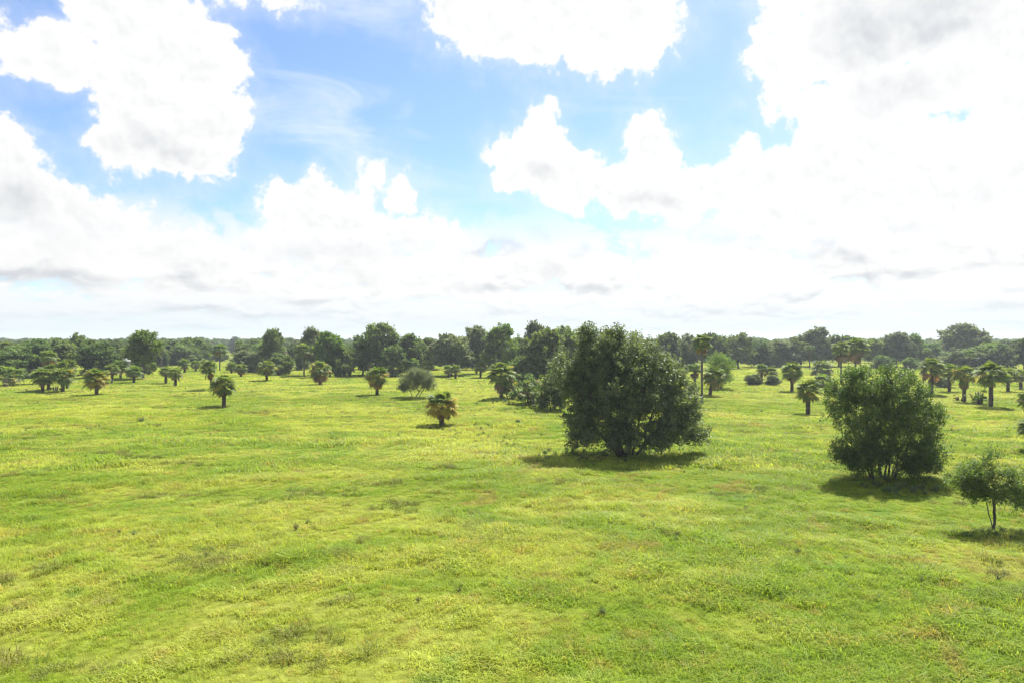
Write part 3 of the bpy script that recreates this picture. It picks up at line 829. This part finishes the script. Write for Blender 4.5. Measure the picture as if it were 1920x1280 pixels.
def far_palm(label, px, base, top, width, bottom, seed, tall=False, skirt='dead_frond', crown='frond', group=None):
    rng = np.random.default_rng(seed)
    X, Y = spot(px, base); m_ = Y / 1280.0
    H = (base - top) * m_; R = width * m_ * 0.51
    z0 = max(0.4, H - 0.98 * R)
    t = thing('cabbage_palm', label, 'palm', (X, Y, ground_z(X, Y)), rng.uniform(0, TWO_PI), group)
    k = rng.integers(0, 5)
    if tall:
        o = link('trunk', SLIM[rng.integers(0, 2)], t); o.scale = (0.17, 0.17, z0)
    else:
        o = link('trunk', STOUT[rng.integers(0, 3)], t); o.scale = (1.1, 1.1, z0 / 2.0)
    for nm, me, mt in (('crown', CROWN[k][0], crown), ('skirt', CROWN[k][1], skirt)):
        o = link(nm, me, t); o.location = (0, 0, z0)
        zz = R if nm == 'crown' else R * min(1.2, max(0.5, ((bottom - top) * m_ - 0.92 * R) / (0.8 * R)))
        o.scale = (R, R, zz); set_mat(o, mt)
    return t

# ------------------------------------------------------------------ palms standing in the pasture (sight lines: foot x, foot row, crown top, crown width, crown bottom)
near_palm('cabbage palm with bright yellow fronds, alone in the middle of the pasture', 828, 794, 724, 71, 764, 1, yellow=0.95, dead=15, lush=1.1)
near_palm('lone cabbage palm with brown drooping skirt, nearest palm left of the middle', 420, 763, 697, 53, 738, 2, yellow=0.12, dead=16)
near_palm('dark green leaning palm half hidden behind the lone palm with brown drooping skirt', 398, 730, 672, 36, 706, 3, yellow=0.0, dead=7, lean=-0.5)
near_palm('cabbage palm with rust brown skirt just left of the silvery grey bush', 707, 741, 680, 50, 720, 4, yellow=0.30, dead=18, rust=True)
near_palm('squat cabbage palm with yellow-green crown, standing alone nearest the left edge', 181, 740, 683, 56, 726, 5, yellow=0.40, dead=13)
near_palm('cabbage palm with thick bright orange skirt of dead fronds left of the middle', 600, 720, 670, 46, 710, 6, yellow=0.30, dead=22, rust=True)
near_palm('round green cabbage palm on a thick pale trunk, left of the orange-skirted palm', 500, 713, 669, 41, 698, 7, yellow=0.15, dead=10)
near_palm('leftmost trunk of the tight palm cluster near the left edge', 80, 734, 684, 46, 712, 8, yellow=0.05, dead=10)
near_palm('palm with dark crown, second trunk of the tight cluster near the left edge', 91, 731, 678, 46, 708, 9, yellow=0.05, dead=8)
near_palm('palm with tan skirt, foremost on the right of the cluster near the left edge', 118, 734, 682, 48, 710, 10, yellow=0.2, dead=12)
near_palm('slightly taller palm at the right rear of the cluster near the left edge', 126, 728, 667, 40, 698, 11, yellow=0.15, dead=12, rust=True)
near_palm('dark palm with drooping brown skirt, just left of the many-stemmed tree', 1515, 775, 704, 56, 740, 12, yellow=0.1, dead=17)
near_palm('rounded green palm on a bare trunk, behind the palm left of the many-stemmed tree', 1485, 732, 670, 50, 708, 13, yellow=0.0, dead=11)
near_palm('leaning palm with orange skirt just right of the tall slender palm', 1331, 741, 680, 52, 716, 14, yellow=0.2, dead=18, rust=True, lean=0.5)
near_palm('very tall palm on a slender pale trunk at the right of the big oak', 1316, 757, 622, 42, 657, 15, yellow=0.0, dead=10, slim=True, rust=True)
near_palm('dark palm on a straight trunk just right of the many-stemmed tree', 1747, 740, 665, 48, 710, 16, yellow=0.05, dead=11)
near_palm('smaller palm on a thin trunk behind the row at the right', 1780, 732, 676, 40, 704, 17, yellow=0.1, dead=9)
near_palm('middle palm of the right-hand row, with short trunk and dry fronds at its foot', 1808, 753, 678, 48, 718, 18, yellow=0.35, dead=12)
near_palm('stoutest palm of the right-hand row, a green bush against its trunk', 1858, 762, 671, 64, 718, 19, yellow=0.1, dead=12)
near_palm('big dark palm with hanging skirt at the left end of the palmetto thicket', 940, 748, 672, 64, 726, 20, yellow=0.05, dead=18)
near_palm('palm with brown dead crown cut by the right edge, upper of the two', 1932, 806, 728, 48, 756, 21, yellow=0.2, dead=24, rust=True)
near_palm('palm with brown dead crown cut by the right edge, lower of the two', 1940, 846, 770, 66, 800, 22, yellow=0.0, dead=22)
near_palm('tall palm rising behind the many-stemmed tree, shorter of a pair', 1577, 716, 634, 36, 684, 23, yellow=0.05, dead=16, slim=True)
near_palm('tallest palm rising behind the many-stemmed tree, with full brown skirt', 1604, 713, 624, 54, 670, 24, yellow=0.0, dead=22, slim=True)
for args in (
    ('low bushy palm cut by the left edge', 18, 721, 674, 56, 712),
    ('small round palm just right of the squat yellow-green palm', 210, 717, 677, 34, 700),
    ('small palm half hidden between two palms near the bare-trunked light green tree', 226, 710, 670, 30, 696),
    ('short palm with tan skirt left of the bare-trunked light green tree', 251, 717, 678, 38, 699),
    ('left palm of the pair right of the bare-trunked light green tree', 311, 718, 681, 30, 702),
    ('right and larger palm of the pair right of the bare-trunked light green tree', 329, 723, 682, 34, 708),
    ('short palm with reddish skirt at the right behind the lone brown-skirted palm', 452, 706, 676, 29, 698, False, 'rust_frond'),
    ('small palm at the field edge between round green palm and orange-skirted palm', 542, 700, 668, 30, 688),
    ('left palm of a small close pair behind the orange-skirted palm', 645, 704, 667, 25, 691),
    ('right palm of a small close pair behind the orange-skirted palm', 656, 703, 667, 27, 691),
    ('tall palm on a pale slender trunk left of the orange-skirted palm', 570, 704, 635, 42, 658, True),
    ('wide tall palm with rusty skirt above the lone brown-skirted palm', 412, 694, 637, 36, 660, True, 'rust_frond'),
    ('slim tall palm against the sky right of the wide rusty tall palm', 449, 686, 634, 22, 653, True),
    ('left tall palm at the foot of the knobbly dark tree', 498, 697, 634, 40, 662, True),
    ('right tall palm at the foot of the knobbly dark tree', 522, 698, 638, 38, 662, True),
    ('small palm at the far field edge, left of the leaning dark palm', 346, 698, 668, 27, 690),
    ('faint small palm at the far field edge just left of the leaning dark palm', 367, 696, 671, 26, 688),
    ('small palm right behind the lone brown-skirted palm, in the far clearing', 434, 700, 674, 27, 691),
    ('low palm in the far clearing, left of the wide rusty tall palm', 384, 694, 668, 25, 686),
    ('left palm of a little pair at the field edge right of the silvery bush', 841, 707, 678, 26, 697),
    ('right palm of a little pair at the field edge right of the silvery bush', 854, 710, 678, 28, 697),
    ('small palm at the field edge left of the big dark palm by the thicket', 901, 707, 672, 32, 693),
    ('left palm crown showing over the silvery bush', 774, 704, 664, 36, 690),
    ('right and paler palm crown showing over the silvery bush', 802, 704, 668, 33, 690, False, 'dead_frond', 'light_frond'),
    ('small palm in the shade of the trees behind the rust-skirted palm', 690, 696, 660, 29, 684),
    ('palm crown high among the trees above the rust-skirted palm', 697, 690, 642, 24, 657, True),
    ('small palm between the big oak and the tall slender palm', 1303, 724, 675, 32, 703),
    ('left palm of the pair standing in grey brush on the right', 1428, 717, 676, 28, 705),
    ('right palm of the pair standing in grey brush on the right', 1446, 717, 681, 31, 707),
    ('small palm peeping out left behind the many-stemmed tree', 1543, 724, 690, 46, 714),
    ('broad dark palm clump at the field edge left of the two tall palms', 1540, 702, 667, 50, 694),
    ('tall palm rising behind the tight cluster near the left edge', 91, 718, 650, 38, 679, True),
    ('pale green tall palm crown above the white-roofed shed', 231, 694, 648, 23, 660, True, 'dead_frond', 'light_frond'),
    ('faint tall palm crown left of the white-roofed shed', 208, 696, 645, 21, 658, True),
    ('tall palm with orange skirt against the wood at the left edge', 12, 702, 634, 29, 655, True, 'rust_frond'),
    ('broad palm behind the right-hand row, close to the right edge', 1890, 732, 680, 46, 707),
    ('small palm behind the right-hand row, cut by the right edge', 1914, 728, 683, 34, 709),
    ('thin tall palm just right of the bare-trunked light green tree', 303, 692, 646, 18, 657, True, 'rust_frond'),
    ('small palm crown in the wood left of the two tall palms on the right', 1518, 690, 641, 22, 656, True),
    ('palm crown in the wood far behind the many-stemmed tree', 1738, 690, 648, 18, 661, True),
    ('pale palm trunk and crown in the wood below the spreading tree at right', 1818, 694, 650, 24, 664, True),
):
    far_palm(args[0], *args[1:6], seed=hash(args[1] * 7 + args[2]) % 9973, tall=args[6] if len(args) > 6 else False,
             skirt=args[7] if len(args) > 7 else 'dead_frond', crown=args[8] if len(args) > 8 else 'frond')

# ------------------------------------------------------------------ palmetto thickets and low bushes
def palmetto(label, px, base, top, width, seed, n=34, name='palmetto_bush', mats=('frond', 'frond', 'frond', 'yellow_frond', 'dead_frond')):
    rng = np.random.default_rng(seed)
    X, Y = spot(px, base); m_ = Y / 1280.0; H = (base - top) * m_; W_ = width * m_ * 0.5
    t = thing(name, label, 'bush', (X, Y, ground_z(X, Y)))
    for k in range(n):
        a = rng.uniform(0, TWO_PI); r = W_ * math.sqrt(rng.uniform()) * 0.8
        cls = ('high', 'mid', 'mid', 'low', 'spear', 'hang')[rng.integers(0, 6)]
        o = link('frond', FROND[cls][rng.integers(0, 4)], t)
        zz = H * rng.uniform(0.08, 0.75) * (1 - 0.45 * (r / W_) ** 2)
        o.location = (cos(a) * r, sin(a) * r * 0.8, max(0.15, zz)); o.rotation_euler = (rng.uniform(-0.2, 0.2), rng.uniform(-0.2, 0.2), rng.uniform(0, TWO_PI))
        s = min(1.15, H * 0.42) * rng.uniform(0.8, 1.15); o.scale = (s, s, s)
        set_mat(o, mats[rng.integers(0, len(mats))])
    g = Geo()
    for k in range(7):
        a = rng.uniform(0, TWO_PI); r = W_ * rng.uniform(0.1, 0.6)
        g.tube([(cos(a) * r * 0.4, sin(a) * r * 0.4, -0.1), (cos(a) * r * 0.8, sin(a) * r * 0.8, H * 0.3), (cos(a) * r, sin(a) * r, H * 0.6)], [0.09, 0.08, 0.06], 6)
    link('stem', g.mesh('stem', [MAT['palm_bark']]), t)
palmetto('low palmetto bush at the foot of the big dark palm', 958, 749, 704, 50, 301, 60)
palmetto('larger palmetto bush with brown fronds, between the big dark palm and the big oak', 1008, 763, 692, 80, 302, 80, mats=('frond', 'frond', 'frond', 'dead_frond'))
palmetto('small palmetto at the foot of the tall slender palm', 1303, 742, 716, 34, 303, 20)
palmetto('green bush of fronds against the stoutest palm of the right-hand row', 1838, 758, 718, 42, 304, 34, mats=('frond',))
palmetto('dry fronds heaped at the foot of the middle palm of the right-hand row', 1800, 751, 736, 40, 305, 16, mats=('dead_frond', 'frond'))
palmetto('dark fronds at the foot of the tight palm cluster near the left edge', 104, 733, 716, 34, 306, 20, mats=('frond', 'frond', 'dead_frond'))
palmetto('low skirt of fronds under the leftmost bushy palm', 14, 723, 698, 46, 307, 30)

# ------------------------------------------------------------------ trees along the wood's edge
def wood_tree(label, px, base, top, width, kind, seed, leafm=None, cat='tree', name=None):
    rng = np.random.default_rng(seed)
    X, Y = spot(px, base); m_ = Y / 1280.0; H = (base - top) * m_; W_ = width * m_
    tr, cr = KIND[kind][rng.integers(0, len(KIND[kind]))]
    names = {'oak': 'oak_tree', 'tall': 'tall_tree', 'bush': 'wood_edge_bush', 'feather': 'feathery_tree'}
    tree(name or names[kind], label, 'bush' if kind == 'bush' else 'tree', (X, Y, ground_z(X, Y)), tr, cr,
         (W_ / 8.4, W_ / 8.4 * rng.uniform(0.85, 1.1), H / 9.9), rng.uniform(0, TWO_PI), 'trees along the edge of the wood',
         leafm=MAT[leafm] if leafm else None)
G, L_ = 'far_grey', 'far_light'
WOOD = [
    ('dark bush at the left edge behind the low bushy palm', 24, 708, 646, 78, 'bush', None),
    ('oak at the left end of the wood, right of the orange-skirted tall palm', 55, 706, 637, 84, 'oak', None),
    ('rounded oak above the tight palm cluster near the left edge', 104, 704, 637, 76, 'oak', None),
    ('darker oak standing a little higher above the wood near the left edge', 141, 700, 628, 56, 'oak', None),
    ('olive oak in the wood right of the darker left oak', 172, 702, 637, 56, 'oak', None),
    ('dense dark bush in the wood left of the white-roofed shed', 188, 708, 641, 66, 'bush', None),
    ('dark rounded bush just left of the white-roofed shed', 205, 699, 660, 46, 'bush', None),
    ('green bush covering the right half of the white-roofed shed', 268, 703, 668, 38, 'bush', L_),
    ('small oak above the white-roofed shed', 217, 688, 635, 40, 'oak', None),
    ('bare-trunked light green tree, tallest on the left', 269, 710, 622, 70, 'tall', L_),
    ('low oak behind the pair of palms right of the light green tree', 318, 682, 637, 60, 'oak', None),
    ('light green round tree in the distance left of the wide rusty tall palm', 366, 680, 632, 48, 'oak', L_),
    ('dark far oak at the left behind the leaning dark palm', 340, 684, 646, 56, 'bush', None),
    ('low far bush at the left end of the distant clearing', 404, 677, 656, 40, 'bush', None),
    ('olive rounded bush right of the slim tall palm', 466, 697, 655, 62, 'bush', G),
    ('dark tree with knobbly top rising above the two tall palms', 513, 699, 617, 54, 'tall', None),
    ('dark bush under the knobbly dark tree', 522, 702, 660, 50, 'bush', None),
    ('grey-topped dark tree left of the orange-skirted palm', 586, 702, 616, 56, 'tall', G),
    ('tree just right of the grey-topped dark tree, mid green', 618, 705, 623, 60, 'oak', L_),
    ('dark round bush at the field edge right of the orange-skirted palm', 640, 705, 645, 56, 'bush', None),
    ('dark oak left of the tallest middle tree', 680, 702, 631, 52, 'oak', None),
    ('tallest airy oak above the rust-skirted palm', 715, 703, 607, 78, 'tall', None),
    ('mid green bush at the field edge right of the rust-skirted palm', 737, 705, 648, 56, 'bush', None),
    ('dark oak behind the silvery bush', 770, 702, 627, 62, 'oak', None),
    ('narrow dark tree between two oaks behind the silvery bush', 803, 700, 634, 44, 'tall', None),
    ('dense grey-green oak right of the silvery bush', 845, 703, 627, 76, 'oak', G),
    ('grey airy tree left of the bright green tall tree', 893, 700, 612, 58, 'tall', G),
    ('bright green tall tree above the big dark palm', 941, 706, 611, 82, 'tall', L_),
    ('pale grey tree top highest on the skyline left of the big oak', 1004, 706, 605, 56, 'tall', G),
    ('dark oak filling the gap left of the big oak', 1022, 722, 619, 92, 'oak', None),
    ('oak right behind the left shoulder of the big oak', 1068, 716, 616, 70, 'oak', None),
    ('dark bush behind the palmetto thicket', 985, 722, 662, 70, 'bush', None),
    ('small oak showing at the upper right of the big oak', 1250, 695, 624, 66, 'oak', None),
    ('olive oak left of the tall slender palm', 1288, 693, 627, 60, 'oak', G),
    ('dark oak right behind the tall slender palm', 1338, 692, 625, 52, 'oak', None),
    ('feathery pale green bush right of the leaning orange-skirted palm', 1352, 727, 662, 54, 'feather', None),
    ('dark heavy oak standing clear right of the tall slender palm', 1386, 690, 625, 56, 'oak', None),
    ('low oak right of the dark heavy oak', 1425, 687, 636, 58, 'bush', None),
    ('low olive oak behind the rounded green palm', 1466, 686, 636, 60, 'bush', G),
    ('oak at the left foot of the airy grey tree on the right', 1502, 686, 630, 52, 'oak', None),
    ('airy grey-green tree left of the two tall palms', 1533, 686, 616, 66, 'tall', G),
    ('oak behind the shorter of the two tall palms', 1572, 686, 627, 50, 'oak', None),
    ('low oak just right of the tallest palm on the right', 1640, 687, 633, 56, 'oak', None),
    ('olive domed oak behind the many-stemmed tree', 1680, 687, 623, 62, 'oak', G),
    ('small dark tree top right of the olive domed oak', 1712, 686, 627, 40, 'tall', None),
    ('low bush left of the big spreading tree at right', 1748, 686, 641, 56, 'bush', None),
    ('tall spreading tree with open crown, highest on the right', 1808, 684, 608, 92, 'tall', G),
    ('dark bush under the tall spreading tree at right', 1800, 690, 650, 80, 'bush', None),
    ('mid green bush right of the tall spreading tree', 1852, 690, 642, 56, 'bush', L_),
    ('dark bush near the right edge behind the palm row', 1888, 692, 642, 56, 'bush', None),
    ('dark tree cut by the right edge in the far wood', 1921, 692, 634, 44, 'oak', None),
    ('pale shrub at the wood edge behind the many-stemmed tree', 1655, 692, 664, 40, 'bush', L_),
    ('pale shrub at the wood edge left of the dark straight palm', 1712, 692, 668, 36, 'bush', L_),
    ('grey brush at the left foot of the pair of palms on the right', 1416, 720, 698, 32, 'bush', G),
    ('grey brush at the right foot of the pair of palms on the right', 1448, 721, 700, 30, 'bush', G),
    ('dark shrub in the middle of the palmetto thicket', 985, 757, 702, 52, 'bush', None),
    ('dark shrub between the palmetto thicket and the big oak', 1036, 768, 694, 56, 'bush', None),
    ('low grey shrub beside the smaller palm of the right-hand row', 1765, 724, 704, 40, 'bush', G),
]
for k, (label, px, base, top, width, kind, lm) in enumerate(WOOD):
    wood_tree(label, px, base, top, width, kind, 2000 + k, lm)

# ------------------------------------------------------------------ the far wood: one mass
rg = np.random.default_rng(77)
fx, fy, fs = [], [], []
def belt(y0, y1, n, s0, s1, side=(-0.86, 0.86), skip=None):
    y = rg.uniform(y0, y1, n); x = rg.uniform(*side, n) * y
    for a, b in zip(x, y):
        if skip is not None and skip(960 + a / b * 1280, b): continue
        fx.append(a); fy.append(b); fs.append(rg.uniform(s0, s1))
gap_left = lambda px, d: 385 < px < 458 and d < 480          # the far clearing
belt(186, 262, 330, 0.42, 0.80, skip=lambda px, d: gap_left(px, d) or px > 1300 or (px < 470 and d < 212))
belt(240, 330, 330, 0.50, 0.90, skip=lambda px, d: gap_left(px, d))
belt(330, 480, 520, 0.65, 0.98, skip=gap_left)
belt(480, 900, 900, 0.75, 1.12)
belt(488, 560, 60, 0.75, 1.0, side=(-0.47, -0.37))
belt(900, 2200, 1500, 0.85, 1.30)
wood = scatter('far_wood', 'distant wood of low trees along the whole horizon', 'wood', np.stack([fx, fy, np.zeros(len(fx))], 1), np.array(fs), 9,
               [c for k_ in ('oak', 'bush') for (t_, c) in KIND[k_]])

# ------------------------------------------------------------------ weeds in the pasture: darker leafy tufts
def weed(name, n, r, h, leaf, seed):
    rng = np.random.default_rng(seed); g = Geo()
    for k in range(9):
        a = rng.uniform(0, TWO_PI); q = r * rng.uniform(0.2, 1.0); hh = h * rng.uniform(0.5, 1.0)
        tip = np.array([cos(a) * q, sin(a) * q, hh]); m_ = int(n / 9)
        t = rng.uniform(0.1, 1.0, m_)
        g.leaves(tip[None] * t[:, None] + rng.normal(size=(m_, 3)) * r * 0.18 + [0, 0, 0.04], leaf, rng, 0.3, 0.3, None)
        g.tube([(0, 0, -0.05), tip * 0.5, tip], [0.012, 0.01, 0.005], 4)
    return g.mesh(name, [MAT['weed']])
wv = [weed('weed%d' % k, 260, 0.30, 0.42, 0.085, 500 + k) for k in range(4)]
x, y = wedge(12, 120, 0.16, 31)
keep = (fbm(x / 9.0, y / 7.0, 61, 3) > 0.56) | (rg.uniform(0, 1, len(x)) < 0.01)
x, y = x[keep], y[keep]
ex, ey, es = [], [], []
for (px, py, n, w_, s) in ((1130, 862, 14, 120, 0.8), (1060, 848, 9, 60, 0.9), (1660, 908, 12, 80, 0.7), (1700, 918, 14, 60, 0.8), (1863, 996, 16, 60, 0.55), (1820, 1000, 10, 70, 0.5),
                           (828, 797, 12, 50, 0.7), (860, 812, 22, 130, 0.6), (950, 832, 18, 110, 0.5), (265, 790, 3, 6, 1.2), (297, 797, 4, 10, 1.0), (970, 796, 3, 8, 1.1),
                           (1400, 868, 10, 140, 0.5), (930, 755, 12, 60, 0.8), (1020, 765, 12, 60, 0.8)):
    for k in range(n):
        a, b = spot(px + rg.normal() * w_ * 0.5, py + rg.normal() * w_ * 0.07); ex.append(a); ey.append(b); es.append(s * rg.uniform(0.6, 1.2))
s = np.concatenate([rg.uniform(0.25, 0.6, len(x)), es]); x = np.concatenate([x, ex]); y = np.concatenate([y, ey])
scatter('weeds', 'scattered dark leafy weeds and rough tufts in the pasture', 'weeds', np.stack([x, y, terrain(x, y)], 1), s, 12, wv)

# ------------------------------------------------------------------ white-roofed shed among the trees
def plain(name, a, b, scale, rough=0.7):
    m, nt, out = new_mat(name)
    n1 = noise(nt, obj_coord(nt), scale, 4.0)
    p = principled(nt, mixc(nt, n1.ramp(0.3, 0.7), a, b), rough, 0.3, n1, 0.15)
    nt.links.new(p.outputs[0], out.inputs['Surface'])
    return m
M_ROOF = plain('white_metal', (0.62, 0.61, 0.58), (0.78, 0.77, 0.74), 0.8, 0.45)
M_WALL = plain('shed_wall', (0.42, 0.40, 0.36), (0.52, 0.50, 0.46), 1.5)
M_DARK = plain('shed_door', (0.10, 0.09, 0.08), (0.14, 0.13, 0.12), 2.0)
M_GLASS = plain('shed_glass', (0.03, 0.035, 0.04), (0.04, 0.045, 0.05), 2.0, 0.1)
def block(g, x0, x1, y0, y1, z0, z1):
    V = [(a, b, c) for c in (z0, z1) for b in (y0, y1) for a in (x0, x1)]
    g.add(V, [(0, 2, 3, 1), (4, 5, 7, 6), (0, 1, 5, 4), (2, 6, 7, 3), (0, 4, 6, 2), (1, 3, 7, 5)])
X, Y = spot(240, 694)
t = thing('shed', 'white-roofed shed mostly hidden behind trees at the left', 'shed', (X, Y, ground_z(X, Y)), radians(8))
g = Geo(); V = [(-4, -3, -0.1), (4, -3, -0.1), (4, 3, -0.1), (-4, 3, -0.1), (-4, -3, 2.7), (4, -3, 2.7), (4, 3, 2.7), (-4, 3, 2.7), (-4, 0, 3.9), (4, 0, 3.9)]
g.add(V, [(0, 1, 5, 4), (2, 3, 7, 6)], [(4, 8, 7), (5, 6, 9)]); g.add(V, [(1, 2, 6, 5), (3, 0, 4, 7)])
link('wall', g.mesh('wall', [M_WALL]), t)
g = Geo()
for sgn in (-1, 1):
    g.add([(-4.4, sgn * 3.5, 2.58), (4.4, sgn * 3.5, 2.58), (4.4, 0, 4.02), (-4.4, 0, 4.02), (-4.4, sgn * 3.5, 2.68), (4.4, sgn * 3.5, 2.68), (4.4, 0, 4.12), (-4.4, 0, 4.12)],
          [(0, 1, 2, 3), (4, 5, 6, 7), (0, 1, 5, 4), (1, 2, 6, 5), (3, 0, 4, 7)])
link('roof', g.mesh('roof', [M_ROOF]), t)
g = Geo(); block(g, -0.5, 0.5, -3.08, -3.003, 0.0, 2.05); dr = link('door', g.mesh('door', [M_DARK]), t)
g = Geo(); block(g, 0.34, 0.42, -3.13, -3.083, 0.98, 1.06); link('handle', g.mesh('handle', [M_ROOF]), dr)
for xw in (-2.4, 2.4):
    g = Geo(); block(g, xw - 0.6, xw + 0.6, -3.06, -3.003, 1.0, 2.0); w_ = link('window', g.mesh('window', [M_ROOF]), t)
    g = Geo(); block(g, xw - 0.5, xw + 0.5, -3.075, -3.063, 1.1, 1.9); link('pane', g.mesh('pane', [M_GLASS]), w_)

# ------------------------------------------------------------------ haze
m, nt, out = new_mat('haze')
pv = nt.nodes.new('ShaderNodeVolumePrincipled')
pv.inputs['Color'].default_value = (0.86, 0.93, 1.0, 1.0)
pv.inputs['Density'].default_value = 0.00027
pv.inputs['Anisotropy'].default_value = 0.35
nt.links.new(pv.outputs[0], out.inputs['Volume'])
g = Geo(); block(g, -7600, 7600, -1400, 7600, -1.6, 19.0)
hz_ = link('haze', g.mesh('haze', [m]))
hz_['kind'] = 'stuff'
